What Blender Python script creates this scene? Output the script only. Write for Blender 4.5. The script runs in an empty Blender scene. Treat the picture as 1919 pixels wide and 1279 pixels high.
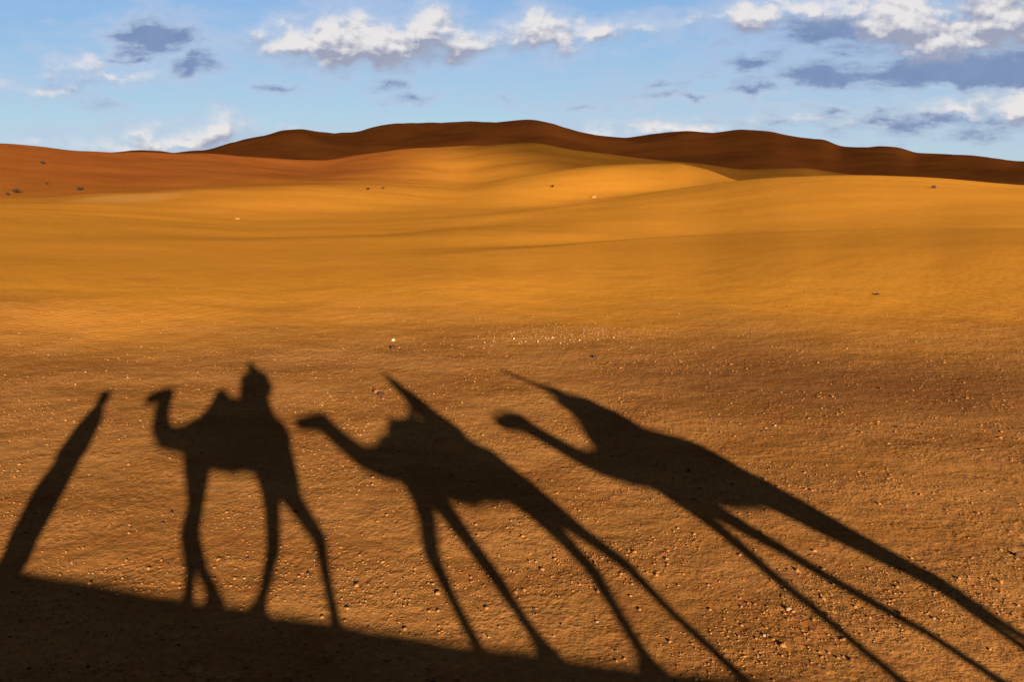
import bpy, bmesh, math, random
import numpy as np
from mathutils import Vector, Matrix
random.seed(7); rng = np.random.default_rng(7)
S = bpy.context.scene
COL = S.collection
R = math.radians

# ------------------------------------------------------------------ camera
IW, IH = 1919, 1279                      # proportions of the frame
FOC = 1492.0                             # focal length in those pixels (28 mm)
HORIZON = 312.0
CAM_H = 5.1                              # eye height of a camel rider on the crest
PITCH = math.atan((IH / 2 - HORIZON) / FOC)
cd = bpy.data.cameras.new('camera'); cam = bpy.data.objects.new('camera', cd); COL.objects.link(cam)
cam.location = (0, 0, CAM_H); cam.rotation_euler = (math.pi / 2 - PITCH, 0, 0)
cd.sensor_width = 36; cd.lens = FOC / IW * 36; cd.clip_start = 0.02; cd.clip_end = 20000
S.camera = cam

def ray(x, y):
    a = (x - IW / 2) / FOC; b = -(y - IH / 2) / FOC
    c, n = math.cos(PITCH), math.sin(PITCH)
    return Vector((a, c + b * n, -n + b * c))

# ------------------------------------------------------------------ sun and sky
LDIR = ray(472, 700).normalized()        # the way the sunlight travels: low sun behind the camera
SUN_EL = math.asin(-LDIR.z)
SUN_AZ = math.atan2(-LDIR.x, -LDIR.y)    # from +Y towards +X
sd = bpy.data.lights.new('sun', 'SUN'); sun = bpy.data.objects.new('sun', sd); COL.objects.link(sun)
sd.energy = 5.0; sd.angle = R(0.62); sd.color = (1.0, 0.87, 0.68)
sun.rotation_euler = LDIR.to_track_quat('-Z', 'Y').to_euler(); sun.location = (0, -20, 30)

S.view_settings.view_transform = 'Standard'; S.view_settings.look = 'None'
EXPO = 1.70
S.view_settings.exposure = EXPO; S.view_settings.gamma = 1.0
S.render.engine = 'CYCLES'
S.cycles.max_bounces = 4

class NT:
    """small helper to write node trees as expressions"""
    def __init__(s, tree): s.t = tree; s.t.nodes.clear()
    def n(s, typ, **k):
        nd = s.t.nodes.new(typ)
        for a, b in k.items(): setattr(nd, a, b)
        return nd
    def link(s, a, b):
        s.t.links.new(a, b)
    def put(s, sock, v):
        if hasattr(v, 'is_linked') or isinstance(v, bpy.types.NodeSocket): s.t.links.new(v, sock)
        else: sock.default_value = v
    def m(s, op, a, b=0.0, c=0.0, clamp=False):
        nd = s.n('ShaderNodeMath', operation=op, use_clamp=clamp)
        s.put(nd.inputs[0], a); s.put(nd.inputs[1], b)
        if len(nd.inputs) > 2: s.put(nd.inputs[2], c)
        return nd.outputs[0]
    def v(s, op, a, b=(0, 0, 0)):
        nd = s.n('ShaderNodeVectorMath', operation=op)
        s.put(nd.inputs[0], a)
        if op == 'SCALE': s.put(nd.inputs['Scale'], b)
        else: s.put(nd.inputs[1], b)
        return nd.outputs['Value'] if op in ('LENGTH', 'DOT_PRODUCT') else nd.outputs[0]
    def noise(s, vec, scale, detail=4, rough=0.55, dist=0.0, out=0):
        nd = s.n('ShaderNodeTexNoise'); s.put(nd.inputs['Vector'], vec)
        nd.inputs['Scale'].default_value = scale; nd.inputs['Detail'].default_value = detail
        nd.inputs['Roughness'].default_value = rough; nd.inputs['Distortion'].default_value = dist
        return nd.outputs[out]
    def step(s, x, lo, hi, a=0.0, b=1.0, kind='SMOOTHSTEP'):
        nd = s.n('ShaderNodeMapRange', interpolation_type=kind); s.put(nd.inputs[0], x)
        s.put(nd.inputs[1], lo); s.put(nd.inputs[2], hi); s.put(nd.inputs[3], a); s.put(nd.inputs[4], b)
        return nd.outputs[0]
    def mix(s, f, a, b):
        nd = s.n('ShaderNodeMix', data_type='RGBA')
        s.put(nd.inputs[0], f); s.put(nd.inputs[6], a); s.put(nd.inputs[7], b)
        return nd.outputs[2]

def c4(r, g, b): return (r, g, b, 1.0)

WHITE = [  # clouds: centre, half sizes, strength
    (550, 78, 85, 40, .95), (612, 60, 75, 46, 1.05), (700, 76, 140, 50, 1.2), (800, 54, 75, 48, 1.1), (862, 74, 70, 38, .95),
    (690, 96, 200, 28, 1.05), (1000, 62, 75, 44, 1.05), (990, 34, 34, 32, 1), (1060, 76, 50, 28, .95), (1122, 56, 55, 28, .9), (945, 66, 60, 22, .75),
    (1210, 54, 100, 24, .66), (1330, 40, 70, 26, .66), (1420, 32, 110, 36, .95), (1500, 12, 95, 32, .95),
    (1690, 26, 100, 60, 1.1), (1780, 74, 130, 42, 1.1), (1870, 30, 120, 75, 1.05), (1610, 14, 110, 40, .85),
    (262, 246, 60, 26, .85), (418, 242, 75, 30, .92), (330, 262, 240, 24, .82), (140, 124, 60, 28, .85), (210, 138, 120, 15, .72), (85, 168, 85, 16, .7),
    (1130, 244, 75, 26, .8), (1895, 192, 90, 38, 1), (1790, 208, 120, 24, .85), (1500, 226, 190, 20, .68), (1290, 238, 200, 22, .8), (40, 262, 160, 12, .55)]
DARK = [
    (288, 76, 105, 44, 1.1), (362, 124, 58, 28, 1.05), (268, 108, 90, 14, .85), (1580, 60, 220, 42, 1.0), (1800, 130, 260, 44, 1.3),
    (1560, 138, 140, 22, 1.05), (1400, 122, 105, 19, .95), (1300, 174, 180, 15, .85), (1410, 168, 95, 17, .9), (1245, 157, 75, 10, .75),
    (1720, 228, 420, 30, .85), (722, 160, 46, 19, .9), (755, 188, 42, 13, .8), (545, 166, 65, 11, .65), (1575, 98, 70, 14, .75),
    (1125, 200, 120, 12, .7), (180, 190, 50, 14, .7), (100, 160, 80, 14, .62), (1700, 95, 150, 30, .85), (690, 108, 230, 20, .6), (700, 135, 60, 8, .5), (930, 186, 60, 9, .55)]

def gno(px, py):
    r = ray(px, py); return (r.x / r.y, 0, r.z / r.y)

W = bpy.data.worlds.new('World'); S.world = W; W.use_nodes = True
q = NT(W.node_tree)
tc = q.n('ShaderNodeTexCoord').outputs['Generated']
sep = q.n('ShaderNodeSeparateXYZ'); q.link(tc, sep.inputs[0])
ycl = q.m('MAXIMUM', sep.outputs[1], 0.12)
cmb = q.n('ShaderNodeCombineXYZ'); q.put(cmb.inputs[0], q.m('DIVIDE', sep.outputs[0], ycl)); q.put(cmb.inputs[2], q.m('DIVIDE', sep.outputs[2], ycl))
P0 = cmb.outputs[0]
wn = q.noise(P0, 9.0, 5, 0.6, out=1)
warp = q.v('MULTIPLY', q.v('SUBTRACT', wn, (.5, .5, .5)), (0.085, 0, 0.05))
wn2 = q.noise(P0, 34.0, 4, 0.55, out=1)
warp2 = q.v('MULTIPLY', q.v('SUBTRACT', wn2, (.5, .5, .5)), (0.034, 0, 0.022))
PW = q.v('ADD', q.v('ADD', P0, warp), warp2)
def mass(P, blobs, k=1.0):
    out = None
    for (x, y, rx, ry, a) in blobs:
        rx *= k; ry *= k
        c = gno(x, y)
        d = q.v('LENGTH', q.v('MULTIPLY', q.v('SUBTRACT', P, c), (FOC / rx, 0, FOC / ry)))
        m_ = q.m('MULTIPLY_ADD', d, -a * 0.52, a)
        out = m_ if out is None else q.m('MAXIMUM', out, m_)
    return out
STR = (1.0, 1.0, 1.7)
def billow(P):
    Q = q.v('MULTIPLY', P, STR)
    return q.m('ADD', q.m('MULTIPLY', q.noise(Q, 20, 5, .52), .8), q.m('MULTIPLY', q.noise(Q, 60, 3, .5), .2))
fb = billow(P0)
mw = mass(PW, WHITE, .95); mwu = mass(q.v('ADD', PW, (-0.005, 0, 0.018)), WHITE, .95)
dw = q.step(q.m('ADD', mw, q.m('MULTIPLY', q.m('SUBTRACT', fb, .5), 1.30)), .27, .84)
fbu = billow(q.v('ADD', P0, (-0.003, 0, 0.006)))
relief = q.m('SUBTRACT', fb, fbu)
top = q.m('SUBTRACT', mw, mwu)
lit = q.m('ADD', q.m('ADD', q.m('MULTIPLY', top, 2.6), q.m('MULTIPLY_ADD', q.noise(q.v('MULTIPLY', P0, (1, 1, 1.5)), 14, 4, .5), 1.8, -.66)), q.m('MULTIPLY', relief, 5.0), clamp=True)
wcol = q.mix(lit, c4(.34, .365, .48), c4(.82, .79, .785))
fd = q.noise(q.v('MULTIPLY', P0, (1, 1, 3.4)), 15, 6, .6)
md = mass(PW, DARK, .90)
dd = q.step(q.m('ADD', md, q.m('MULTIPLY', q.m('SUBTRACT', fd, .5), 1.6)), .26, .92)
dcol = q.mix(q.noise(P0, 30, 4), c4(.135, .205, .40), c4(.25, .33, .54))
wisp = q.step(q.noise(q.v('MULTIPLY', P0, (1, 1, 4.5)), 5.5, 7, .66), .42, .80, 0, .62)
sky = q.n('ShaderNodeTexSky', sky_type='NISHITA', sun_disc=False)
sky.sun_elevation = SUN_EL; sky.sun_rotation = SUN_AZ; sky.altitude = 700; sky.air_density = 1.0; sky.dust_density = 0.3; sky.ozone_density = 1.6
elev = q.m('DIVIDE', sep.outputs[2], ycl)
k_ = 1 / 0.05 / 2 ** EXPO
blue = q.mix(q.step(elev, -.02, .22, 0, 1, 'LINEAR'), c4(.44 * k_, .625 * k_, .73 * k_), c4(.20 * k_, .405 * k_, .73 * k_))
skyc = q.mix(.90, sky.outputs[0], blue)
bg = q.n('ShaderNodeBackground'); q.link(skyc, bg.inputs[0]); bg.inputs[1].default_value = 0.05
ccol = q.mix(dd, wcol, dcol)
ccol = q.mix(q.m('MULTIPLY', dw, q.step(mw, .35, .75)), ccol, wcol)
ccol = q.mix(q.m('MAXIMUM', dd, dw), c4(.50, .57, .76), ccol)
bg2 = q.n('ShaderNodeBackground'); q.link(ccol, bg2.inputs[0]); bg2.inputs[1].default_value = 2 ** -EXPO
front = q.step(sep.outputs[1], .15, .3)
dens = q.m('MAXIMUM', q.m('MAXIMUM', q.m('MULTIPLY', dw, .97), q.m('MULTIPLY', dd, .9)), wisp)
halo = q.m('MULTIPLY', q.step(q.m('ADD', q.m('MAXIMUM', md, mw), q.m('MULTIPLY', q.m('SUBTRACT', fd, .5), 1.8)), -.05, .55), .5)
dens = q.m('MAXIMUM', dens, halo)
dens = q.m('MULTIPLY', dens, front)
ms = q.n('ShaderNodeMixShader'); q.link(dens, ms.inputs[0]); q.link(bg.outputs[0], ms.inputs[1]); q.link(bg2.outputs[0], ms.inputs[2])
# unseen dark cloud layer added overhead and behind the camera to cut sky fill
fill_cut = q.m('MAXIMUM', q.step(sep.outputs[2], .30, .46), q.m('MULTIPLY', q.step(sep.outputs[1], .30, -.05), q.step(sep.outputs[2], .02, .10)))
fill_cut = q.m('MULTIPLY', fill_cut, q.step(q.noise(tc, 3.0, 5, .6), .22, .40))
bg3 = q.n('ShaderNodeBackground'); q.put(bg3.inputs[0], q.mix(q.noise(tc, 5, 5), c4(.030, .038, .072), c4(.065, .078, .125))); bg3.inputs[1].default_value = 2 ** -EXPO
ms2 = q.n('ShaderNodeMixShader'); q.link(fill_cut, ms2.inputs[0]); q.link(ms.outputs[0], ms2.inputs[1]); q.link(bg3.outputs[0], ms2.inputs[2])
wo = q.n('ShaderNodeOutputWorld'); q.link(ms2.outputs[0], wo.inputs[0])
W.cycles.sampling_method = 'MANUAL'; W.cycles.sample_map_resolution = 256

# ------------------------------------------------------------------ the caravan's line
AL = R(172)
U = Vector((math.cos(AL), math.sin(AL), 0))            # walking direction (to the left)
M = Vector((math.sin(AL), -math.cos(AL), 0))           # across the crest, towards the plain
LM = LDIR.dot(M); DU = LDIR.dot(U) / LM; DZ = LDIR.z / LM
W0 = -0.40                                             # the animals walk this far behind the lens
def pt(u, z, w=0.0):
    """(u, z) as read off the shadows for the vertical plane through the lens; w = place across the crest"""
    ww = W0 + w
    return U * (u + DU * ww) + M * ww + Vector((0, 0, z + DZ * ww))
CR_U = np.array([-14, -6.57, -5.07, -3.21, -2.36, -1.21, -.79, .16, 1.03, 3.63, 9])
CR_Z = np.array([2.08, 2.10, 2.11, 2.12, 2.135, 2.175, 2.20, 2.235, 2.255, 2.375, 2.54])
def crest_z(u): return np.interp(u, CR_U, CR_Z)

# ------------------------------------------------------------------ noise for terrain
_perm = rng.permutation(512); _perm = np.concatenate([_perm, _perm])
_ang = rng.random(512) * 2 * np.pi; _gx, _gy = np.cos(_ang), np.sin(_ang)
def perlin(x, y):
    xi = np.floor(x).astype(int); yi = np.floor(y).astype(int); xf = x - xi; yf = y - yi
    def g(ix, iy, dx, dy):
        h = _perm[(_perm[ix & 511] + iy) & 511]; return _gx[h] * dx + _gy[h] * dy
    u_ = xf ** 3 * (xf * (xf * 6 - 15) + 10); v_ = yf ** 3 * (yf * (yf * 6 - 15) + 10)
    a = g(xi, yi, xf, yf); b = g(xi + 1, yi, xf - 1, yf); c = g(xi, yi + 1, xf, yf - 1); d = g(xi + 1, yi + 1, xf - 1, yf - 1)
    return (a * (1 - u_) + b * u_) * (1 - v_) + (c * (1 - u_) + d * u_) * v_
def fbm(x, y, o=4, g=.5):
    s = 0; a = 1; f = 1
    for _ in range(o): s = s + a * perlin(x * f + 17.3 * f, y * f - 9.1); a *= g; f *= 2.03
    return s
def sstep(x, a, b):
    t = np.clip((x - a) / (b - a), 0, 1); return t * t * (3 - 2 * t)

# ------------------------------------------------------------------ dunes: crest lines, each at its own distance
def line(pts):
    th, te = [], []
    for x, y in pts:
        r = ray(x, y); h = math.hypot(r.x, r.y); th.append(math.atan2(r.x, r.y)); te.append(r.z / h)
    th, te = np.array(th), np.array(te); o = np.argsort(th); return th[o], te[o]
def smooth_interp(t, xs, ys):
    # pchip
    h = np.diff(xs); d = np.diff(ys) / h; m_ = np.zeros(len(xs))
    for i in range(1, len(xs) - 1):
        if d[i - 1] * d[i] > 0:
            w1 = 2 * h[i] + h[i - 1]; w2 = h[i] + 2 * h[i - 1]; m_[i] = (w1 + w2) / (w1 / d[i - 1] + w2 / d[i])
    t = np.clip(t, xs[0], xs[-1]); i = np.clip(np.searchsorted(xs, t) - 1, 0, len(xs) - 2)
    s = (t - xs[i]) / h[i]
    return ((2 * s ** 3 - 3 * s ** 2 + 1) * ys[i] + (s ** 3 - 2 * s ** 2 + s) * h[i] * m_[i]
            + (-2 * s ** 3 + 3 * s ** 2) * ys[i + 1] + (s ** 3 - s ** 2) * h[i] * m_[i + 1])
LA = line([(-300, 505), (0, 502), (300, 500), (640, 491), (960, 470), (1200, 449), (1500, 434), (1919, 426), (2300, 430)])
LB = line([(-300, 415), (0, 420), (300, 425), (500, 430), (700, 425), (860, 411), (960, 401), (1100, 382), (1210, 363), (1300, 350), (1380, 340), (1460, 332), (1585, 327), (1710, 331), (1919, 347), (2300, 365)])
LC1 = line([(-300, 370), (0, 374), (100, 371), (190, 364), (285, 362), (400, 354), (600, 347), (750, 350), (850, 352), (960, 336), (1080, 318), (1150, 311), (1260, 307), (1320, 319), (1385, 341), (1500, 355), (1919, 365), (2300, 375)])
LC = line([(-300, 262), (0, 268), (75, 274), (150, 282), (280, 284), (380, 285), (450, 290), (540, 298), (600, 300), (640, 293), (700, 283), (800, 274), (900, 272), (1000, 270), (1080, 283), (1140, 290), (1200, 296), (1300, 303), (1400, 314), (1500, 313), (1560, 322), (1650, 332), (1919, 352), (2300, 360)])
LE = line([(-300, 285), (0, 288), (250, 286), (380, 283), (430, 270), (500, 255), (530, 245), (560, 241), (600, 248), (650, 250), (700, 241), (750, 234), (820, 232), (880, 226), (940, 228), (1000, 223), (1025, 225), (1060, 238), (1110, 251), (1180, 257), (1240, 250), (1280, 246), (1330, 248), (1400, 245), (1440, 246), (1490, 256), (1540, 262), (1580, 277), (1640, 275), (1680, 280), (1720, 293), (1780, 291), (1850, 295), (1919, 305), (2300, 306)])
def tz(L, th, r): return CAM_H + r * smooth_interp(th, *L)

def dunes(th, r):
    t = np.clip(th, -1.2, 1.2)
    wob = fbm(t * 3.1, t * 0 + 2.2, 3)
    rA = 41 + 14 * sstep(t, -.15, .25) + 2.5 * wob; rB = 75 + 33 * sstep(t, -.16, .26) + 4 * fbm(t * 2.3, t * 0 + 5.5, 2); rC1 = 132 + 26 * sstep(t, -.35, .10) + 5 * fbm(t * 3, t * 0 + 8.5, 2)
    rC = 230 + 25 * fbm(t * 3, t * 0 + 11.5, 3); rE = 620 + 70 * fbm(t * 4.0, t * 0 + 15.5, 3)
    zA, zB, zC1, zC, zE = tz(LA, t, rA), tz(LB, t, rB), tz(LC1, t, rC1), tz(LC, t, rC), tz(LE, t, rE)
    o = np.ones_like(t)
    dipA = sstep(t, -.25, .3) * .75 + .05
    dipB = sstep(t, -.15, .2) * .75 + .08
    dip1 = np.exp(-((t - .2) / .12) ** 2) * 2.0 + .2
    K = [(0 * o, 0 * o), (20 * o, 0 * o), (25 * o, 0.03 * o), (rA - 9, zA * .88), (rA, zA), (rA + 7, zA - dipA), (rA + 13, zA - dipA * .62),
         (rB - 8, zB - .05 - .24 * sstep(t, -.15, .25)), (rB, zB), (rB + 12, zB - dipB), (rB + 22, zB - dipB * .9 + .1), (rC1 - 8, zC1 - .12), (rC1, zC1), (rC1 + 10, zC1 - dip1), (rC - 14, zC - 1.7), (rC, zC), (rC + 50, zC - 6),
         (rC + 150, np.maximum(zC - 8, 1)), (rE, zE), (rE + 160, zE - 14), (1500 * o, 6 + 0 * o), (9000 * o, -8 * o)]
    X = np.stack([k[0] for k in K]); Y = np.stack([k[1] for k in K])
    H = np.diff(X, axis=0); D = np.diff(Y, axis=0) / H; Ms = np.zeros_like(Y)
    for i in range(1, len(K) - 1):
        ok = D[i - 1] * D[i] > 0
        w1 = 2 * H[i] + H[i - 1]; w2 = H[i] + 2 * H[i - 1]
        with np.errstate(divide='ignore', invalid='ignore'):
            v = (w1 + w2) / (w1 / D[i - 1] + w2 / D[i])
        Ms[i] = np.where(ok, v, 0)
    idx = np.zeros(r.shape, int)
    for i in range(1, len(K) - 1): idx += (r >= X[i])
    ar = np.arange(len(th)) if th.ndim == 1 else None
    tk = lambda A, j: np.take_along_axis(A, j[None], 0)[0]
    x0, x1, y0, y1, m0, m1 = tk(X, idx), tk(X, idx + 1), tk(Y, idx), tk(Y, idx + 1), tk(Ms, idx), tk(Ms, idx + 1)
    h = x1 - x0; s = np.clip((r - x0) / h, 0, 1)
    return ((2 * s ** 3 - 3 * s ** 2 + 1) * y0 + (s ** 3 - 2 * s ** 2 + s) * h * m0 + (-2 * s ** 3 + 3 * s ** 2) * y1 + (s ** 3 - s ** 2) * h * m1)

def height(x, y):
    x = np.asarray(x, float); y = np.asarray(y, float)
    r = np.hypot(x, y); th = np.arctan2(x, y)
    z = dunes(th, r)
    back = sstep(np.abs(th), 1.15, 1.6)
    z = z * (1 - back) + back * (fbm(x / 60, y / 60, 3) * np.clip(r / 40, 0, 2.2))
    # gentle unevenness
    far = sstep(r, 24, 60)
    z = z + far * (fbm(x / 30 + y / 70, y / 17, 3) * np.clip(r / 220, 0, 1) * .55)
    z = z + (1 - far) * (fbm(x / 2.4, y / 2.0, 3) * .030 + fbm(x / 8, y / 6, 2) * .04 + fbm(x / .30, y / .22, 3) * .007) * sstep(r, 5, 9)
    mid = sstep(r, 60, 140) * (1 - sstep(r, 1200, 2500))
    z = z + mid * fbm(x / 55 + 3, y / 80, 3) * np.clip(r / 600, 0, 1) * 2.2 + sstep(r, 360, 520) * mid * (np.abs(fbm(x / 130 + y / 260, y / 190 + 4, 3)) - .2) * 7
    # the crest the caravan walks on
    u = x * U.x + y * U.y; w = x * M.x + y * M.y
    top = crest_z(u - DU * .0) - .03
    we = 0.08
    d = w - we
    # forward slip face 27 deg, rounded foot
    f = top - .50 * (d + .0)
    k = .35
    f = np.where(d > 0, f, top - 0 * d)
    back_ = top - .17 * np.clip(-d - 1.3, 0, 12) * sstep(-d, 1.3, 4)
    ridge = np.where(d > 0, f, back_)
    zz = np.where(w > -14, np.log(np.exp(np.clip(ridge / k, -60, 60)) + np.exp(np.clip(z / k, -60, 60))) * k, z)
    near = (w < 6.5)
    blend = sstep(w, -40, -13)
    zb = z * (1 - blend) + ridge * blend
    zz = np.where(d > 0, np.maximum(zz, z), zb)
    zz = np.where(w > 6.5, z, np.where(d > 0, z + (zz - z) * (1 - sstep(w, 4.5, 6.5)), zz))
    return zz + np.where(near & (w > -13), fbm(x / .7, y / .7, 3) * .012, 0)

# ------------------------------------------------------------------ objects helpers
def tag(o, label=None, cat=None, group=None, kind=None):
    if label: o['label'] = label
    if cat: o['category'] = cat
    if group: o['group'] = group
    if kind: o['kind'] = kind
    return o
def link_mesh(name, me, mats, parent=None, smooth=True):
    o = bpy.data.objects.new(name, me); COL.objects.link(o)
    for m_ in (mats if isinstance(mats, (list, tuple)) else [mats]): me.materials.append(m_)
    if smooth: me.polygons.foreach_set('use_smooth', np.ones(len(me.polygons), bool))
    if parent is not None: o.parent = parent
    return o
def np_mesh(name, V, F):
    me = bpy.data.meshes.new(name); n = F.shape[1]
    me.vertices.add(len(V)); me.vertices.foreach_set('co', np.ascontiguousarray(V, dtype=np.float32).ravel())
    me.loops.add(F.size); me.loops.foreach_set('vertex_index', np.ascontiguousarray(F, dtype=np.int32).ravel())
    me.polygons.add(len(F)); me.polygons.foreach_set('loop_start', np.arange(len(F), dtype=np.int32) * n)
    me.update(calc_edges=True); me.validate(); return me
def empty(name, loc):
    o = bpy.data.objects.new(name, None); COL.objects.link(o); o.location = loc; o.empty_display_size = .2; return o

def mat(name, col, rough=.9, var=.12, scale=12, spec=.1, bump=0.0, bscale=60):
    m_ = bpy.data.materials.new(name); m_.use_nodes = True; k = NT(m_.node_tree)
    o = k.n('ShaderNodeTexCoord').outputs['Object']
    nz = k.noise(o, scale, 5, .6)
    b = k.n('ShaderNodeBsdfPrincipled'); b.inputs['Roughness'].default_value = rough; b.inputs['Specular IOR Level'].default_value = spec
    lo = c4(*[c * (1 - var * 2) for c in col]); hi = c4(*[min(1, c * (1 + var * 2)) for c in col])
    k.put(b.inputs['Base Color'], k.mix(nz, lo, hi))
    if bump:
        bp = k.n('ShaderNodeBump'); bp.inputs['Distance'].default_value = bump; k.put(bp.inputs['Height'], k.noise(o, bscale, 4, .6))
        k.link(bp.outputs[0], b.inputs['Normal'])
    out = k.n('ShaderNodeOutputMaterial'); k.link(b.outputs[0], out.inputs[0]); return m_

# ------------------------------------------------------------------ sand
def sand_material():
    m_ = bpy.data.materials.new('desert_sand'); m_.use_nodes = True; k = NT(m_.node_tree)
    o = k.n('ShaderNodeTexCoord').outputs['Object']
    sp = k.n('ShaderNodeSeparateXYZ'); k.link(o, sp.inputs[0]); X, Y = sp.outputs[0], sp.outputs[1]
    big = k.noise(o, .11, 4, .55); med = k.noise(k.v('MULTIPLY', o, (.5, 1.6, 1)), .55, 5, .6); fine = k.noise(o, 9, 5, .65); grit = k.noise(o, 55, 3, .7)
    # how far the stony plain reaches into the smooth sand
    yy = k.m('ADD', Y, k.m('MULTIPLY', k.m('SUBTRACT', big, .5), 16))
    gravel = k.step(yy, 20.0, 31.0, 1, 0)
    patch = k.m('MULTIPLY', k.step(k.m('ADD', X, k.m('MULTIPLY', k.m('SUBTRACT', med, .5), 10)), -1.0, 9.0), k.step(k.noise(k.v('MULTIPLY', o, (.6, 1.5, 1)), .2, 4, .6), .42, .66))
    g0 = k.mix(k.step(k.noise(k.v('MULTIPLY', o, (.7, 1.1, 1)), .42, 5, .6), .36, .64), c4(*G_LO), c4(*G_HI))
    g0 = k.mix(k.m('MULTIPLY', k.step(k.noise(o, 1.7, 5, .65), .5, .72), .45), g0, c4(.24, .070, .022))
    g0 = k.mix(k.m('MULTIPLY', patch, .65), g0, c4(*G_DARK))
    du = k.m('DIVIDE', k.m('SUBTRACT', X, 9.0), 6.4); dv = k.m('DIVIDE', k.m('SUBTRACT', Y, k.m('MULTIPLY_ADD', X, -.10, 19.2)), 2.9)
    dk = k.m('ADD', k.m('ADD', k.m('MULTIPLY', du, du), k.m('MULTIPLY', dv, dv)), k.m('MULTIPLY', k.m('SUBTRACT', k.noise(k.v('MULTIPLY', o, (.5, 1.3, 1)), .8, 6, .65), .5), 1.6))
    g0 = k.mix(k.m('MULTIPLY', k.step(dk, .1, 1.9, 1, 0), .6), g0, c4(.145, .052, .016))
    g0 = k.mix(k.step(fine, .35, .75), k.mix(.28, g0, c4(.05, .022, .009)), g0)
    g0 = k.mix(k.m('MULTIPLY', k.step(grit, .60, .74), .35), g0, c4(.34, .21, .11))
    s0 = k.mix(k.noise(k.v('MULTIPLY', o, (.25, 1.3, 1)), .09, 5, .6), c4(*S_LO), c4(*S_HI))
    s0 = k.mix(k.m('MULTIPLY', k.step(k.noise(o, .9, 5, .7), .3, .7), .12), s0, c4(.17, .065, .015))
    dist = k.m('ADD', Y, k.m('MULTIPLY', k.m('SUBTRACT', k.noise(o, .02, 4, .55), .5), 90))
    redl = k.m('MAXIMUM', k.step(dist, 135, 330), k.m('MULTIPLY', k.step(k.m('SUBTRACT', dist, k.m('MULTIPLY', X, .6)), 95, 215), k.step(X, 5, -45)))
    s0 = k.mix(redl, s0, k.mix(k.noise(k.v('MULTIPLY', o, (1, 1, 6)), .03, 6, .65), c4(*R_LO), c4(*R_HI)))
    pu = k.m('DIVIDE', k.m('SUBTRACT', X, PX), 7.0); pv = k.m('DIVIDE', k.m('SUBTRACT', Y, PY), 10.0)
    pd = k.m('ADD', k.m('ADD', k.m('MULTIPLY', pu, pu), k.m('MULTIPLY', pv, pv)), k.m('MULTIPLY', k.m('SUBTRACT', k.noise(o, .25, 5, .6), .5), .9))
    s0 = k.mix(k.m('MULTIPLY', k.step(pd, .1, 1.35, 1, 0), .6), s0, c4(.40, .19, .045))
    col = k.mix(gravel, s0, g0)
    b = k.n('ShaderNodeBsdfPrincipled'); k.put(b.inputs['Base Color'], col); b.inputs['Roughness'].default_value = 1.0; b.inputs['Specular IOR Level'].default_value = 0.0
    rip = k.n('ShaderNodeTexWave', wave_type='BANDS', bands_direction='Y'); k.put(rip.inputs['Vector'], k.v('MULTIPLY', o, (.35, 1, 0)))
    rip.inputs['Scale'].default_value = 1.9; rip.inputs['Distortion'].default_value = 7; rip.inputs['Detail'].default_value = 3; rip.inputs['Detail Scale'].default_value = .8
    hg = k.m('ADD', k.m('MULTIPLY', k.noise(k.v('MULTIPLY', o, (1.2, .8, 1)), 4.5, 5, .62), .031), k.m('MULTIPLY', k.noise(o, 24, 4, .65), .017))
    hg = k.m('ADD', hg, k.m('MULTIPLY', k.noise(k.v('MULTIPLY', o, (.8, 1.0, 1)), 1.3, 4, .6), .05))
    vo = k.n('ShaderNodeTexVoronoi', feature='SMOOTH_F1'); k.put(vo.inputs['Vector'], k.v('ADD', k.v('MULTIPLY', o, (1.15, .85, 1)), k.v('SCALE', k.noise(o, 6, 2, .5, out=1), .12))); vo.inputs['Scale'].default_value = 11; vo.inputs['Smoothness'].default_value = .4
    hg = k.m('ADD', hg, k.m('MULTIPLY', k.m('MULTIPLY', vo.outputs['Distance'], k.step(k.noise(o, .9, 3), .35, .65)), .018))
    hs = k.m('ADD', k.m('MULTIPLY', rip.outputs[1], .010), k.m('MULTIPLY', k.noise(o, 3, 5, .6), .012))
    hh = k.m('ADD', k.m('MULTIPLY', hg, gravel), k.m('MULTIPLY', hs, k.m('SUBTRACT', 1.0, gravel)))
    bp = k.n('ShaderNodeBump'); bp.inputs['Distance'].default_value = 1.0; bp.inputs['Strength'].default_value = 1.0; k.put(bp.inputs['Height'], hh)
    k.link(bp.outputs[0], b.inputs['Normal'])
    out = k.n('ShaderNodeOutputMaterial'); k.link(b.outputs[0], out.inputs[0]); return m_
G_LO, G_HI, G_DARK = (.262, .102, .023), (.365, .154, .039), (.19, .069, .017)
S_LO, S_HI = (.375, .142, .0165), (.45, .186, .021)
R_LO, R_HI = (.145, .037, .009), (.23, .070, .012)
_r = ray(232, 374); PX, PY = _r.x / _r.y * 108.0, 108.0      # pale drift at the foot of the red dune
SAND = sand_material()

th = np.concatenate([np.linspace(-math.pi, -.75, 90, endpoint=False), np.linspace(-.75, .75, 1500, endpoint=False), np.linspace(.75, math.pi, 90, endpoint=False)])
rr = np.concatenate([[.0005, .05, .15], np.linspace(.3, 7, 60, endpoint=False), np.geomspace(7, 34, 420, endpoint=False), np.geomspace(34, 1000, 620, endpoint=False), np.geomspace(1000, 9000, 30)])
T, RR = np.meshgrid(th, rr)
X_, Y_ = RR * np.sin(T), RR * np.cos(T)
Z_ = height(X_, Y_)
far_ = (rr > 36)[:, None] * sstep(rr, 36, 60)[:, None]                 # wind-smoothed sand further out
Zs = Z_.copy()
for _ in range(3): Zs = sum(np.roll(Zs, k_, 1) for k_ in (-3, -2, -1, 0, 1, 2, 3)) / 7
core = (np.abs(th) < .72)[None]
Z_ = np.where(core, Z_ * (1 - far_) + Zs * far_, Z_)
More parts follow.
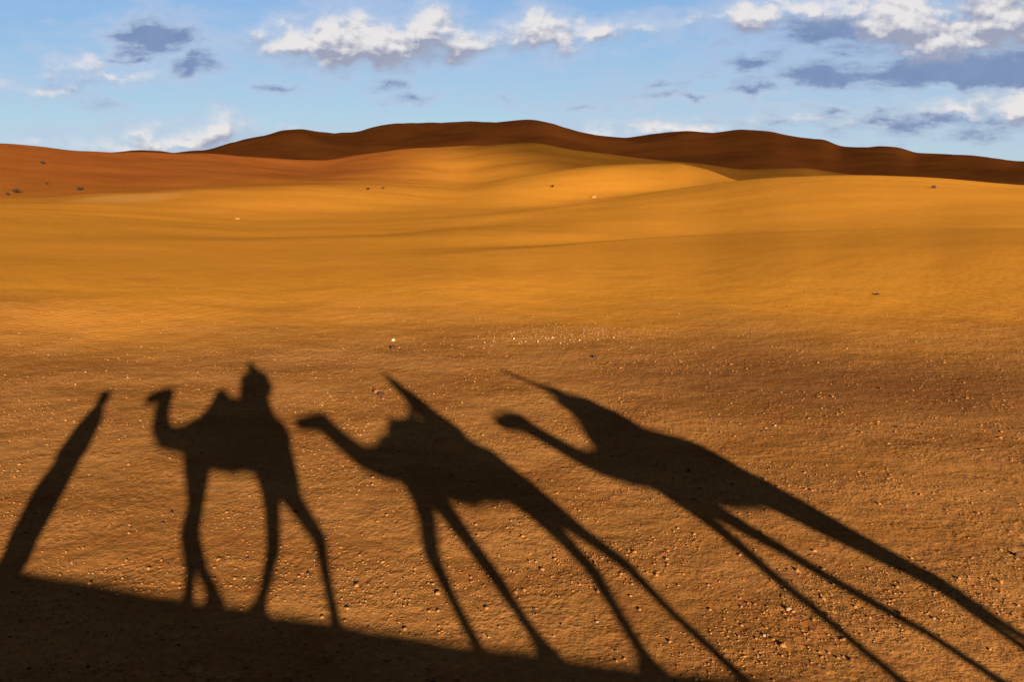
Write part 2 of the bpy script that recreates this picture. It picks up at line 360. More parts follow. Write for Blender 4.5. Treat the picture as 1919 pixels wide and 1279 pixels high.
V = np.stack([X_, Y_, Z_], -1).reshape(-1, 3)
nT, nR = len(th), len(rr)
i, j = np.meshgrid(np.arange(nR - 1), np.arange(nT), indexing='ij'); j2 = (j + 1) % nT
F = np.stack([i * nT + j, i * nT + j2, (i + 1) * nT + j2, (i + 1) * nT + j], -1).reshape(-1, 4)[:, ::-1]
gme = np_mesh('ground', V, F)
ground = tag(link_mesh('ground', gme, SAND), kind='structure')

# ------------------------------------------------------------------ stones
def ico(sub):
    b = bmesh.new(); bmesh.ops.create_icosphere(b, subdivisions=sub, radius=1); v = np.array([p.co[:] for p in b.verts]); f = np.array([[p.index for p in fc.verts] for fc in b.faces]); b.free(); return v, f
def scatter_gravel():
    v0, f0 = ico(1); N = 60000
    t = rng.uniform(-.72, .72, N); r = np.exp(rng.uniform(math.log(6.8), math.log(34), N))
    x, y = r * np.sin(t), r * np.cos(t)
    clump = fbm(x / 3.4, y / 1.6, 4) * 1.5
    keep = rng.random(N) < np.clip(.50 + clump * 1.2, .06, 1) * (1 - .85 * sstep(y + clump * 6, 21, 31)); x, y = x[keep], y[keep]; N = len(x)
    s = rng.lognormal(math.log(.0085), .5, N); s = np.clip(s, .004, .035) * (0.75 + 0.012 * np.hypot(x, y))
    # a scatter of pale grit where the plain meets the smooth sand
    n2 = 520; a_ = rng.normal(1.9, 1.5, n2); x = np.concatenate([x, a_]); y = np.concatenate([y, rng.normal(24.0, .75, n2) + a_ * .05]); N = len(x)
    s = np.concatenate([s, rng.uniform(.006, .019, n2)])
    mt = np.where(rng.random(N) < .018, 1, np.where(rng.random(N) < .08, 2, 0)); mt[-n2:] = np.where(rng.random(n2) < .75, 1, 0); s = np.where(mt == 1, s * 1.1, s)
    z = height(x, y)
    sc = np.stack([s * rng.uniform(.8, 1.5, N), s * rng.uniform(.8, 1.3, N), s * rng.uniform(.45, .85, N)], -1)
    rot = rng.uniform(0, 6.28, N); c, n = np.cos(rot), np.sin(rot)
    P = v0[None] * (1 + .28 * rng.standard_normal((N, len(v0), 1)) * .7) * sc[:, None]
    Q = np.stack([P[..., 0] * c[:, None] - P[..., 1] * n[:, None], P[..., 0] * n[:, None] + P[..., 1] * c[:, None], P[..., 2]], -1)
    Q = Q + np.stack([x, y, z + sc[:, 2] * .35], -1)[:, None]
    Fs = f0[None] + (np.arange(N) * len(v0))[:, None, None]
    me = np_mesh('gravel', Q.reshape(-1, 3), Fs.reshape(-1, 3))
    o = link_mesh('gravel', me, [mat('clod', (.24, .10, .027), var=.2, scale=3), mat('pale_stone', (.26, .155, .08), var=.25, scale=4), mat('dark_stone', (.07, .033, .02), var=.3, scale=4)], smooth=False)
    me.polygons.foreach_set('material_index', np.repeat(mt, len(f0)).astype(np.int32))
    return tag(o, 'small pebbles and clods of sand strewn over the brown stony plain', 'gravel', kind='stuff')
scatter_gravel()

def ground_hit(px, py):
    d = ray(px, py).normalized(); o = Vector((0, 0, CAM_H)); t = 5.0
    while t < 3000:
        p = o + d * t
        if p.z < float(height(np.array([p.x]), np.array([p.y]))[0]): break
        t *= 1.004
    return Vector((p.x, p.y, float(height(np.array([p.x]), np.array([p.y]))[0])))
def rock(name, px, py, wpx, hpx, m_, label, seed, cat='stone', group=None):
    p = ground_hit(px, py); dd_ = math.hypot(p.x, p.y); w = wpx * dd_ / FOC / 2; h = hpx * dd_ / FOC / 2
    b = bmesh.new(); bmesh.ops.create_icosphere(b, subdivisions=3, radius=1)
    rs = random.Random(seed); ax = [(Vector((rs.gauss(0, 1), rs.gauss(0, 1), rs.gauss(0, 1))).normalized(), rs.uniform(.62, .95)) for _ in range(9)]
    for v in b.verts:
        for a, l in ax:
            e = v.co.dot(a) - l
            if e > 0: v.co -= a * e * .9
        v.co = Vector((v.co.x * w, v.co.y * w * .9, v.co.z * max(h, w * .5)))
    me = bpy.data.meshes.new(name); b.to_mesh(me); b.free()
    o = link_mesh(name, me, m_); o.location = p + Vector((0, 0, h * .35)); o.rotation_euler.z = rs.uniform(0, 6)
    return tag(o, label, cat, group)
M_PALE = mat('limestone', (.34, .27, .19), var=.1, scale=9, bump=.004)
M_SANDY = mat('sandy_stone', (.22, .11, .035), var=.2, scale=9)
M_PALE2 = mat('sandstone', (.38, .25, .13), var=.2, scale=9)
M_DRK = mat('basalt', (.05, .022, .015), var=.2, scale=9, bump=.004)
M_RUST = mat('rusty_stone', (.14, .045, .025), var=.2, scale=9, bump=.004)
rock('stone', 737, 640, 7, 7, M_PALE, 'small white stone beyond the shadow of the second camel rider, just above a dark stone', 1)
rock('stone', 737, 655, 12, 11, M_DRK, 'dark brown stone just in front of the small white stone', 2)
rock('stone', 705, 737, 12, 11, M_RUST, 'rust coloured stone beside the tip of the middle rider shadow, left one of three', 3)
rock('stone', 714, 742, 13, 10, M_DRK, 'dark stone in the middle of the little group by the middle rider shadow', 4)
rock('stone', 718, 750, 9, 8, M_RUST, 'small rusty stone at the near right end of the group by the middle rider shadow', 5)
rock('stone', 1645, 554, 8, 6, M_DRK, 'lone dark stone on the smooth yellow sand at the right', 6)
rock('stone', 1115, 671, 9, 8, M_DRK, 'small dark stone where smooth sand meets the stony plain, right of the pale pebbles', 7)
rock('stone', 445, 411, 10, 4, M_SANDY, 'pale stone lying on the far orange sand left of the middle', 8)
rock('stone', 1112, 371, 12, 4, M_SANDY, 'pale flat stone at the foot of the bright central dune', 9)
rock('stone', 1750, 353, 8, 7, M_DRK, 'tiny dark stone near the top of the broad right dune', 10)
rock('stone', 651, 1143, 10, 7, M_SANDY, 'pale pebble beside the hind foot of the upright camel shadow', 11)
rock('stone', 880, 1180 - 153, 9, 7, M_PALE2, 'pale pebble between the front legs of the middle camel shadow', 12)
rock('stone', 1290, 885, 8, 6, M_DRK, 'black pebble inside the belly of the right-hand camel shadow', 13)
for n_, (x, y, w_) in enumerate([(908, 645, 6), (925, 641, 5), (963, 634, 8), (985, 642, 5), (1008, 640, 7), (1022, 637, 6), (1035, 634, 7), (1050, 643, 6), (1068, 640, 5), (1086, 638, 6), (1120, 640, 5), (1150, 634, 6)]):
    rock('pebble', x, y + (n_ * 7 % 5) - 2, w_ * .62, w_ * .5, M_PALE2, ('leftmost', 'second from the left', 'third from the left', 'fourth from the left', 'fifth from the left', 'sixth from the left', 'sixth from the right', 'fifth from the right', 'fourth from the right', 'third from the right', 'second from the right', 'rightmost')[n_] + ' of twelve tiny pale pebbles in a row at the yellow sand', 30 + n_, 'pebble', 'row of pale pebbles at the edge of the plain')

# shrubs on the red dune and on the crests
def shrub(px, py, wpx, hpx, label, seed, group='dry shrubs on the far dunes'):
    p = ground_hit(px, py); d_ = math.hypot(p.x, p.y); w = wpx * d_ / FOC / 2 * .62; h = hpx * d_ / FOC * .6
    rs = random.Random(seed); root = tag(empty('shrub', p), label, 'shrub', group)
    b = bmesh.new(); st = bmesh.new()
    for k_ in range(16):
        a = rs.uniform(0, 6.28); e = Vector((math.cos(a) * w * rs.uniform(.3, .9), math.sin(a) * w * rs.uniform(.3, .9), h * rs.uniform(.45, .95)))
        s0 = Vector((0, 0, -.1)); side = Vector((-math.sin(a), math.cos(a), 0)) * .035; up_ = Vector((0, 0, .03))
        vs = [st.verts.new(s0 + side), st.verts.new(s0 - side), st.verts.new(s0 + up_), st.verts.new(e)]
        for t_ in ((0, 1, 3), (1, 2, 3), (2, 0, 3), (0, 2, 1)): st.faces.new([vs[q_] for q_ in t_])
        for _ in range(34):
            c = e * rs.uniform(.35, 1.05) + Vector((rs.gauss(0, w * .16), rs.gauss(0, w * .16), rs.gauss(0, h * .1)))
            c.z = max(c.z, .02); l = rs.uniform(.05, .13) * max(w, .6)
            d1 = Vector((rs.gauss(0, 1), rs.gauss(0, 1), rs.gauss(0, 1))).normalized() * l; d2 = d1.orthogonal().normalized() * l * .4
            b.faces.new([b.verts.new(c - d1), b.verts.new(c + d2), b.verts.new(c + d1), b.verts.new(c - d2)])
    for nm, bb, mm in (('foliage', b, M_LEAF), ('stem', st, M_TWIG)):
        me = bpy.data.meshes.new(nm); bb.to_mesh(me); bb.free(); link_mesh(nm, me, mm, root, smooth=False)
M_LEAF = mat('dry_foliage', (.035, .022, .010), var=.3, scale=2); M_TWIG = mat('twig', (.05, .03, .015), var=.2)
shrub(30, 362, 22, 13, 'widest dark shrub low on the red dune at the left edge', 1)
shrub(14, 366, 10, 7, 'small shrub left of the widest shrub at the left edge', 2)
shrub(80, 308, 16, 9, 'dark shrub highest on the left red dune, just under its crest', 3)
shrub(150, 357, 22, 10, 'low shrub at the foot of the left red dune, above the pale patch', 4)
shrub(88, 346, 8, 5, 'tiny shrub halfway between two larger shrubs on the red dune', 5)
shrub(690, 356, 11, 6, 'little shrub on the low crest left of the central dune', 6)
shrub(718, 354, 9, 5, 'smallest shrub right beside the one on the low central crest', 7)
shrub(1036, 351, 10, 6, 'lone shrub in the hollow below the central dune', 8)

# ------------------------------------------------------------------ bodies
def balls(chains):
    """chains of (point, radius, width) -> one bmesh of overlapping spheres, to be fused"""
    v0, f0 = ico(2); Vs, Fs = [], []; n = 0
    for ch in chains:
        pts = []
        for a, b in zip(ch, ch[1:]):
            d = (b[0] - a[0]).length; st = max(1, int(d / (min(a[1], b[1]) * .28)))
            for k_ in range(st):
                t = k_ / st; pts.append((a[0].lerp(b[0], t), a[1] * (1 - t) + b[1] * t, a[2] * (1 - t) + b[2] * t))
        pts.append(ch[-1])
        for c, r, wd in pts:
            v = v0 * r; loc = np.outer(v @ np.array(U), np.array(U)) + np.outer(v @ np.array(M), np.array(M)) * wd + np.outer(v[:, 2], [0, 0, 1])
            Vs.append(loc + np.array(c)); Fs.append(f0 + n); n += len(v0)
    return np.vstack(Vs), np.vstack(Fs)
def fused(name, chains, m_, parent, voxel=.02, smooth=6, inf=0.0):
    chains = [[(p_[0], p_[1] + inf, p_[2]) for p_ in c_] for c_ in chains]
    Vv, Ff = balls(chains); o = np.array(parent.location); Vv = Vv - o
    me = np_mesh(name, Vv, Ff); ob = bpy.data.objects.new(name, me); COL.objects.link(ob)
    r_ = ob.modifiers.new('r', 'REMESH'); r_.mode = 'VOXEL'; r_.voxel_size = voxel
    s_ = ob.modifiers.new('s', 'SMOOTH'); s_.factor = .5; s_.iterations = smooth
    bpy.context.view_layer.update(); dg = bpy.context.evaluated_depsgraph_get()
    me2 = bpy.data.meshes.new_from_object(ob.evaluated_get(dg)); me2.name = name
    bpy.data.objects.remove(ob); bpy.data.meshes.remove(me)
    return link_mesh(name, me2, m_, parent)
def C(*pts):
    """chain from (u, z, w, r[, width])"""
    return [(pt(p[0], p[1], p[2]), p[3], p[4] if len(p) > 4 else 1.0) for p in pts]

M_CAMEL = mat('camel_hair', (.36, .22, .11), var=.15, scale=7, bump=.006, bscale=80)
M_BLANKET = mat('saddle_wool', (.32, .05, .04), var=.25, scale=14, bump=.004)
M_PAD = mat('saddle_pad', (.10, .13, .22), var=.25, scale=10, bump=.004)
M_IRON = mat('iron', (.05, .05, .05), rough=.5, spec=.4)
M_SKIN = mat('skin', (.33, .17, .10), rough=.6, var=.06, spec=.3)
M_EYE = mat('eye', (.02, .015, .01), rough=.15, spec=.6, var=.01)
M_BLACK = mat('black_plastic', (.02, .02, .022), rough=.4, spec=.4)
M_ROPE = mat('rope', (.35, .25, .14), var=.2, scale=60)

def camel(fore, hind, torso, neck, head, label, saddle_u, saddle_z, horn=None, tail=None, coat=None, roll=None):
    root = empty('camel', pt(saddle_u, 2.1)); root.location.z = 2.05
    tag(root, label, 'camel', 'camels of the caravan on the crest')
    ch = [C(*torso), C(*neck), C(*head)]
    for k_, leg in enumerate(fore + hind):
        w = (-.19, .19)[k_ % 2]; pts = []
        n = len(leg)
        for i_, (u, z, r) in enumerate(leg): pts.append((u, z, w * (1 if i_ else .8), r if r > .1 else (r - .012 if z > 2.5 else r - .022), 1.0))
        c = C(*pts)
        # the foot: broad two-toed pad, flat on the sand
        f = c[-1][0].copy(); gz = float(height(np.array([f.x]), np.array([f.y]))[0])
        if leg[-1][1] < 2.17: f.z = gz + .06; c[-1] = (f, c[-1][1], 1.0)
        ch.append(c)
        for s_ in (-.045, .045):
            ch.append([(f + M * s_ - U * .02, .040, 1.0), (f + M * s_ + U * .09 - Vector((0, 0, .02)), .030, 1.0)])
    if tail: ch.append(C(*tail))
    hu, hz = head[-2][0], head[-2][1]
    for s_ in (-1, 1):   # ears
        e = head[0]; ch.append(C((e[0] - .02, e[1] + .07, .07 * s_, .03), (e[0] - .05, e[1] + .13, .10 * s_, .016)))
    fused('body', ch, coat or M_CAMEL, root, .022, 8, .050)
    for s_ in (-1, 1):
        b = bmesh.new(); bmesh.ops.create_uvsphere(b, u_segments=12, v_segments=8, radius=.024); me = bpy.data.meshes.new('eye'); b.to_mesh(me); b.free()
        o = link_mesh('eye', me, M_EYE, root); a, b2 = head[0], head[1]; o.location = pt(a[0] * .6 + b2[0] * .4, a[1] * .6 + b2[1] * .4 + .03, (a[3] * .82) * s_) - root.location
    # saddle: blanket over the flanks, pads round the hump, iron grip
    su, sz = saddle_u, saddle_z
    bl = []
    for k_ in range(9):
        a = math.pi * (k_ / 8); w = math.cos(a) * .42; z = sz - .62 + math.sin(a) * .60
        bl.append([(pt(su - .36, z, w), .045, 1), (pt(su + .40, z, w), .045, 1)])
    for k_ in range(9):
        w0_ = math.cos(math.pi * k_ / 8) * .42; z0_ = sz - .62 + math.sin(math.pi * k_ / 8) * .60
        if k_ < 8:
            w1_ = math.cos(math.pi * (k_ + 1) / 8) * .42; z1_ = sz - .62 + math.sin(math.pi * (k_ + 1) / 8) * .60
            for q_ in range(7):
                uu = su - .36 + .76 * q_ / 6; bl.append([(pt(uu, z0_, w0_), .05, 1), (pt(uu, z1_, w1_), .05, 1)])
    fused('saddle_blanket', bl, M_BLANKET, root, .03, 4)
    fused('saddle_pad', [C((su - .38, sz - .05, -.17, .075), (su + .30, sz - .05, -.17, .075)), C((su - .38, sz - .05, .17, .075), (su + .30, sz - .05, .17, .075)), C((su - .38, sz - .03, -.17, .075), (su - .38, sz - .03, .17, .075))], M_PAD, root, .025, 4)
    if horn:
        hu_, hz_ = horn
        fused('saddle_grip', [C((hu_, hz_ - .34, -.12, .022), (hu_, hz_ - .03, -.12, .022), (hu_, hz_, -.09, .024), (hu_, hz_, .09, .024), (hu_, hz_ - .03, .12, .022), (hu_, hz_ - .34, .12, .022))], M_IRON, root, .01, 3)
    if roll: fused('saddle_roll', [C(*roll)], M_PAD, root, .025, 5, .02)
    # halter
    a, b2 = head[0], head[-1]
    hal = []
    for f_ in (.15, .65):
        cu, cz, rr_ = a[0] * (1 - f_) + b2[0] * f_, a[1] * (1 - f_) + b2[1] * f_, a[3] * (1 - f_) + b2[3] * f_
        ring = [(pt(cu, cz + math.sin(t_) * (rr_ + .012), math.cos(t_) * (rr_ * .9 + .012)), .012, 1) for t_ in np.linspace(0, 2 * math.pi, 17)]; hal.append(ring)
    hal.append([(hal[0][4][0], .012, 1), (hal[1][4][0], .012, 1)]); hal.append([(hal[0][12][0], .012, 1), (hal[1][12][0], .012, 1)])
    fused('halter', hal, M_ROPE, root, .008, 2)
    return root

def person(name_label, hip, chest, neckp, headp, arms, legs, robe, cloth, turban_mat, turban_tip=None, wrap=[], group='people of the caravan', face=Vector((0, 0, 0))):
    root = empty('person', pt(*hip)); tag(root, name_label, 'person', group)
    sk, cl = [], []
    up = Vector((0, 0, 1)); H = pt(*headp); fwd = face.normalized() if face.length else U.copy(); side = up.cross(fwd).normalized()
    # head with face
    sk.append([(H + up * .035 - fwd * .012, .088, .92), (H + fwd * .012 - up * .03, .078, .9), (H + fwd * .035 - up * .085, .048, .9)])
    sk.append([(H + fwd * .090 + up * .012, .012, 1), (H + fwd * .112 - up * .028, .017, 1)])           # nose
    sk.append([(H + fwd * .085 - up * .060 - side * .022, .011, 1), (H + fwd * .090 - up * .060 + side * .022, .011, 1)])   # mouth
    for s_ in (-1, 1): sk.append([(H + side * .086 * s_ - up * .01, .018, 1), (H + side * .088 * s_ - up * .035, .012, 1)])  # ears
    N_ = pt(*neckp); sk.append([(H - up * .06, .055, 1), (N_, .058, 1)])
    sk.append([(N_, .06, 1), (pt(*chest), .11, 1.3), (pt(*hip), .12, 1.2)])
    cl.append([(N_ - up * .03, .085, 1.4), (pt(*chest), .145, 1.35), (pt(*hip), .17, 1.25)])
    for (sh, el, ha, hold) in arms:
        S_, E_, A_ = sh, el, ha
        sk.append([(S_, .055, 1), (E_, .042, 1), (A_, .030, 1)])
        cl.append([(N_ - up * .05, .08, 1.2), (S_, .08, 1), (E_, .068, 1), (E_.lerp(A_, .78), .055, 1)])
        d = (A_ - E_).normalized(); k1 = hold.normalized(); k2 = d.cross(k1).normalized()
        palm = A_ + d * .05; sk.append([(A_, .030, 1), (palm - k2 * .018, .026, 1)]); sk.append([(palm - k2 * .02, .024, 1), (palm + k2 * .02, .024, 1)])
        for f_ in range(4):
            o_ = (f_ - 1.5) * .021; L_ = (.82, 1.0, .95, .75)[f_]
            p0 = palm + k2 * o_ + d * .022; p1 = p0 + d * .035 * L_ + k1 * .008; p2 = p1 + (d * .35 + k1 * .9).normalized() * .026 * L_; p3 = p2 + (k1 * .75 - d * .6).normalized() * .020 * L_
            sk.append([(p0, .0105, 1), (p1, .0098, 1), (p2, .009, 1), (p3, .008, 1)])
        t0 = palm - k2 * .03 - d * .02; sk.append([(t0, .013, 1), (t0 - k2 * .022 + d * .02 + k1 * .012, .0115, 1), (t0 - k2 * .022 + d * .045 + k1 * .026, .010, 1)])
    for leg in legs:
        L_ = [pt(*p[:3]) for p in leg]
        sk.append([(p, r, 1) for p, r in zip(L_, (.085, .06, .042))]); cl.append([(p, r, 1) for p, r in zip(L_, (.115, .088, .072))])
        f = L_[-1]; fd_ = (U - up * .1).normalized(); sk.append([(f, .042, 1), (f - up * .05 - U * .02, .04, 1), (f - up * .065 + fd_ * .15, .028, 1)])
    cl += robe
    fused('body', sk, M_SKIN, root, .011, 3)
    fused('robe', cl, cloth, root, .022, 6, .042)
    for s_ in (-1, 1):
        b = bmesh.new(); bmesh.ops.create_uvsphere(b, u_segments=10, v_segments=8, radius=.012); me = bpy.data.meshes.new('eye'); b.to_mesh(me); b.free()
        o = link_mesh('eye', me, M_EYE, root); o.location = H + fwd * .078 + up * .008 + side * .031 * s_ - root.location
    tb = []
    for k_, (dz, rr_) in enumerate(((.035, .085), (.060, .088), (.085, .080), (.11, .06))):
        tb.append([(H + up * dz - fwd * .012 + fwd * math.cos(t_) * rr_ + side * math.sin(t_) * rr_ * .95 + up * .012 * math.sin(t_ * 2 + k_), .026, 1) for t_ in np.linspace(0, 2 * math.pi, 15)])
    tb.append([(H + up * .10, .07, 1), (H + up * .12, .06, 1)])
    if turban_tip is not None: tb.append([(H + up * .11, .06, 1), (pt(*turban_tip), .03, 1)])
    tb.append([(H - fwd * .08 + up * .02, .04, 1), (N_ - fwd * .06, .035, 1), (N_ - fwd * .10 - up * .15, .02, 1)])
    fused('turban', tb + wrap, turban_mat, root, .014, 4, .012)
    return root

# camel ridden by the photographer
camel(fore=[[(1.22, 3.62, .17), (1.14, 3.30, .14), (1.08, 2.98, .085), (1.14, 2.72, .078), (1.03, 2.42, .046), (1.02, 2.12, .05)],
            [(1.18, 3.62, .17), (1.08, 3.30, .13), (1.05, 2.98, .08), (1.07, 2.70, .07), (.86, 2.42, .045), (.70, 2.30, .045), (.67, 2.20, .045)]],
      hind=[[(-.22, 3.72, .25), (-.32, 3.36, .19), (-.56, 3.05, .10), (-.83, 2.74, .062), (-.80, 2.42, .040), (-.79, 2.12, .045)],
            [(-.12, 3.60, .24), (-.18, 3.25, .14), (-.17, 2.98, .09), (-.13, 2.64, .062), (.03, 2.36, .040), (.15, 2.12, .045)]],
      torso=[(1.22, 3.76, 0, .26, .95), (.90, 3.78, 0, .40, .85), (.45, 3.76, 0, .42, .9), (.45, 4.10, 0, .28, .8), (.1, 3.76, 0, .40, .9), (-.20, 3.76, 0, .38, .9), (-.28, 3.80, 0, .36, .9)],
      neck=[(1.20, 3.80, 0, .28, .8), (1.50, 3.75, 0, .18, .85), (1.84, 3.76, 0, .145, .9), (2.03, 3.95, 0, .135, .9), (2.10, 4.22, 0, .12, .9), (2.12, 4.46, 0, .12, .9)],
      head=[(2.10, 4.50, 0, .135, .8), (2.22, 4.49, 0, .12, .8), (2.35, 4.45, 0, .10, .85), (2.46, 4.41, 0, .085, .85)],
      label='brown camel carrying the photographer, second in the line on the crest', saddle_u=.25, saddle_z=4.36, horn=(.74, 4.66),
      tail=[(-.50, 3.88, 0, .06), (-.62, 3.55, 0, .03), (-.62, 3.2, 0, .035)], roll=[(1.12, 4.02, 0, .15), (.92, 4.24, 0, .14), (.78, 4.58, 0, .11), (.66, 4.40, 0, .13), (.40, 4.36, 0, .14)])
# middle camel
camel(fore=[[(-2.78, 3.50, .20), (-2.68, 3.22, .13), (-2.55, 2.94, .085), (-2.37, 2.68, .072), (-2.35, 2.36, .042), (-2.38, 2.10, .048)],
            [(-2.85, 3.50, .20), (-2.92, 3.18, .12), (-3.00, 2.85, .08), (-3.08, 2.54, .065), (-3.10, 2.3, .042), (-3.12, 2.08, .048)]],
      hind=[[(-4.30, 3.50, .26), (-4.58, 3.22, .18), (-4.80, 2.95, .09), (-4.99, 2.70, .06), (-4.99, 2.4, .040), (-5.06, 2.08, .045)],
            [(-4.20, 3.48, .26), (-4.40, 3.18, .17), (-4.46, 2.88, .09), (-4.47, 2.62, .06), (-4.31, 2.36, .040), (-4.15, 2.08, .045)]],
      torso=[(-2.66, 3.66, 0, .28, .9), (-2.95, 3.62, 0, .40, .9), (-3.5, 3.60, 0, .46, .9), (-3.40, 4.0, 0, .28, .8), (-3.85, 3.62, 0, .44, .9), (-4.25, 3.54, 0, .34, .9)],
      neck=[(-2.66, 3.62, 0, .29, .8), (-2.32, 3.56, 0, .19, .85), (-2.00, 3.61, 0, .145, .9), (-1.77, 3.79, 0, .13, .9), (-1.55, 4.00, 0, .125, .9), (-1.47, 4.08, 0, .13, .9)],
      head=[(-1.47, 4.11, 0, .14, .8), (-1.28, 4.11, 0, .115, .8), (-1.12, 4.09, 0, .09, .85), (-.97, 4.07, 0, .075, .85)],
      label='camel in the middle of the line, its neck stretched low and forward', saddle_u=-3.35, saddle_z=4.24, horn=(-2.98, 4.26),
      roll=[(-2.90, 3.98, 0, .16), (-3.00, 4.12, 0, .13), (-3.55, 4.14, 0, .13)], tail=[(-4.50, 3.66, 0, .05), (-4.70, 3.40, 0, .03), (-4.70, 3.15, 0, .035)], coat=mat('pale_camel_hair', (.45, .31, .17), var=.15, scale=7, bump=.006, bscale=80))
# last camel
camel(fore=[[(-6.98, 3.60, .20), (-6.98, 3.30, .13), (-6.95, 3.0, .078), (-6.88, 2.70, .062), (-6.77, 2.36, .042), (-6.68, 2.10, .048)],
            [(-7.10, 3.55, .20), (-7.26, 3.22, .12), (-7.50, 2.88, .075), (-7.64, 2.58, .058), (-7.78, 2.38, .042), (-7.79, 2.08, .048)]],
      hind=[[(-8.42, 3.66, .30), (-8.64, 3.32, .24), (-8.84, 3.00, .13), (-8.98, 2.74, .07), (-8.84, 2.42, .040), (-8.68, 2.08, .045)],
            [(-8.36, 3.64, .30), (-8.56, 3.28, .22), (-8.74, 2.97, .13), (-8.86, 2.70, .07), (-8.68, 2.42, .040), (-8.50, 2.08, .045)]],
      torso=[(-6.88, 3.74, 0, .28, .9), (-7.2, 3.72, 0, .40, .9), (-7.75, 3.74, 0, .48, .9), (-8.05, 3.70, 0, .43, .8), (-7.65, 4.1, 0, .28, .8), (-8.2, 3.76, 0, .45, .9), (-8.46, 3.78, 0, .36, .9)],
      neck=[(-6.90, 3.72, 0, .30, .8), (-6.62, 3.66, 0, .22, .85), (-6.27, 3.68, 0, .15, .9), (-6.06, 3.85, 0, .135, .9), (-5.88, 4.06, 0, .135, .9), (-5.76, 4.20, 0, .145, .9)],
      head=[(-5.76, 4.27, 0, .17, .75), (-5.60, 4.28, 0, .15, .8), (-5.46, 4.26, 0, .12, .85), (-5.33, 4.25, 0, .10, .85)],
      label='last camel of the line, furthest to the right', saddle_u=-7.55, saddle_z=4.34, horn=(-7.12, 4.45),
      roll=[(-6.88, 4.02, 0, .15), (-7.10, 4.28, 0, .13), (-7.40, 4.30, 0, .15)], tail=[(-8.68, 3.9, 0, .05), (-8.84, 3.6, 0, .03), (-8.86, 3.3, 0, .035)])

M_BLUE = mat('blue_cotton', (.05, .10, .30), var=.2, scale=20, bump=.004); M_WHITE = mat('white_cotton', (.72, .70, .64), var=.06, scale=20, bump=.004)
M_GREY = mat('grey_jacket', (.16, .16, .17), var=.15, scale=20, bump=.003); M_ORNG = mat('orange_scarf', (.60, .20, .04), var=.15, scale=20, bump=.003)
M_TEAL = mat('teal_scarf', (.04, .22, .22), var=.15, scale=20, bump=.003); M_KHAKI = mat('khaki_jacket', (.30, .24, .14), var=.15, scale=20, bump=.003)
def legs_astride(u, z, down=.55):
    return [[(u, z, -.14), (u + .30, z - .10, -.40), (u + .22, z - down, -.46)], [(u, z, .14), (u + .30, z - .10, .40), (u + .22, z - down, .46)]]
# photographer: camera up in front of the face, body turned to the plain
cam_u, cam_z = -DU * (W0 + .28), 5.07 - DZ * (W0 + .28)
lens = Vector((0, 0, CAM_H)) - M * .09
hR = lens - U * .085 - Vector((0, 0, .02)) - M * .04; hL = lens + U * .085 - Vector((0, 0, .02)) - M * .04
hip2 = (.0, 4.40, 0); neck2 = (-.15, 4.82, .0)
person('rider on the second camel holding a camera up in front of the face', hip2, (-.08, 4.66, 0), neck2, (-.24, 4.955, .0),
       [(pt(-.36, 4.76, -.02), pt(-.40, 4.80, .16), hR - M * .05 - U * .03 - Vector((0, 0, .03)), -M * .2 + U), (pt(.06, 4.76, .0), pt(.15, 4.86, .16), hL - M * .05 + U * .03 - Vector((0, 0, .03)), -M * .2 - U)],
       legs_astride(.0, 4.36), [C((-.08, 4.36, 0, .24), (-.08, 4.46, 0, .24), (-.08, 4.66, 0, .23), (-.16, 4.84, -.02, .18)), C((-.20, 4.10, 0, .22), (-.15, 4.3, 0, .2)), C((-.12, 4.9, .05, .14), (.15, 4.94, .10, .13)), C((.12, 4.55, 0, .17), (.10, 4.8, .05, .17)), C((-.30, 4.70, .05, .13), (-.34, 4.84, .12, .09)), C((.10, 4.62, .05, .14), (.13, 4.84, .12, .09))], M_KHAKI, M_TEAL, turban_tip=(-.14, 5.10, .04), wrap=[C((-.30, 5.00, .02, .13), (-.13, 5.10, .08, .11), (.0, 5.22, .10, .10), (.04, 5.36, .10, .06)), C((-.3, 4.92, 0, .12), (-.1, 5.0, .04, .12))], face=M + Vector((0, 0, -.25)))
ct = tag(empty('handheld_camera', lens), 'black camera in the hands of the rider on the second camel', 'camera')
def boxm(name, sx, sy, sz, loc, m_, parent, bev=.006):
    b = bmesh.new(); bmesh.ops.create_cube(b, size=1)
    for v in b.verts: v.co = U * (v.co.x * sx) + M * (v.co.y * sy) + Vector((0, 0, v.co.z * sz))
    bmesh.ops.bevel(b, geom=b.edges[:], offset=bev, segments=3, affect='EDGES'); bmesh.ops.translate(b, verts=b.verts[:], vec=loc)
    me = bpy.data.meshes.new(name); b.to_mesh(me); b.free(); return link_mesh(name, me, m_, parent, smooth=False)
boxm('camera_body', .15, .06, .10, Vector((0, 0, .0)) - M * .02, M_BLACK, ct); boxm('viewfinder', .05, .05, .035, Vector((0, 0, .062)) - M * .02, M_BLACK, ct)
b = bmesh.new(); bmesh.ops.create_cone(b, cap_ends=True, segments=32, radius1=.034, radius2=.036, depth=.06); me = bpy.data.meshes.new('lens_barrel'); b.to_mesh(me); b.free()
o = link_mesh('lens_barrel', me, M_BLACK, ct, smooth=False); o.rotation_euler = M.to_track_quat('Z', 'Y').to_euler(); o.location = M * .032

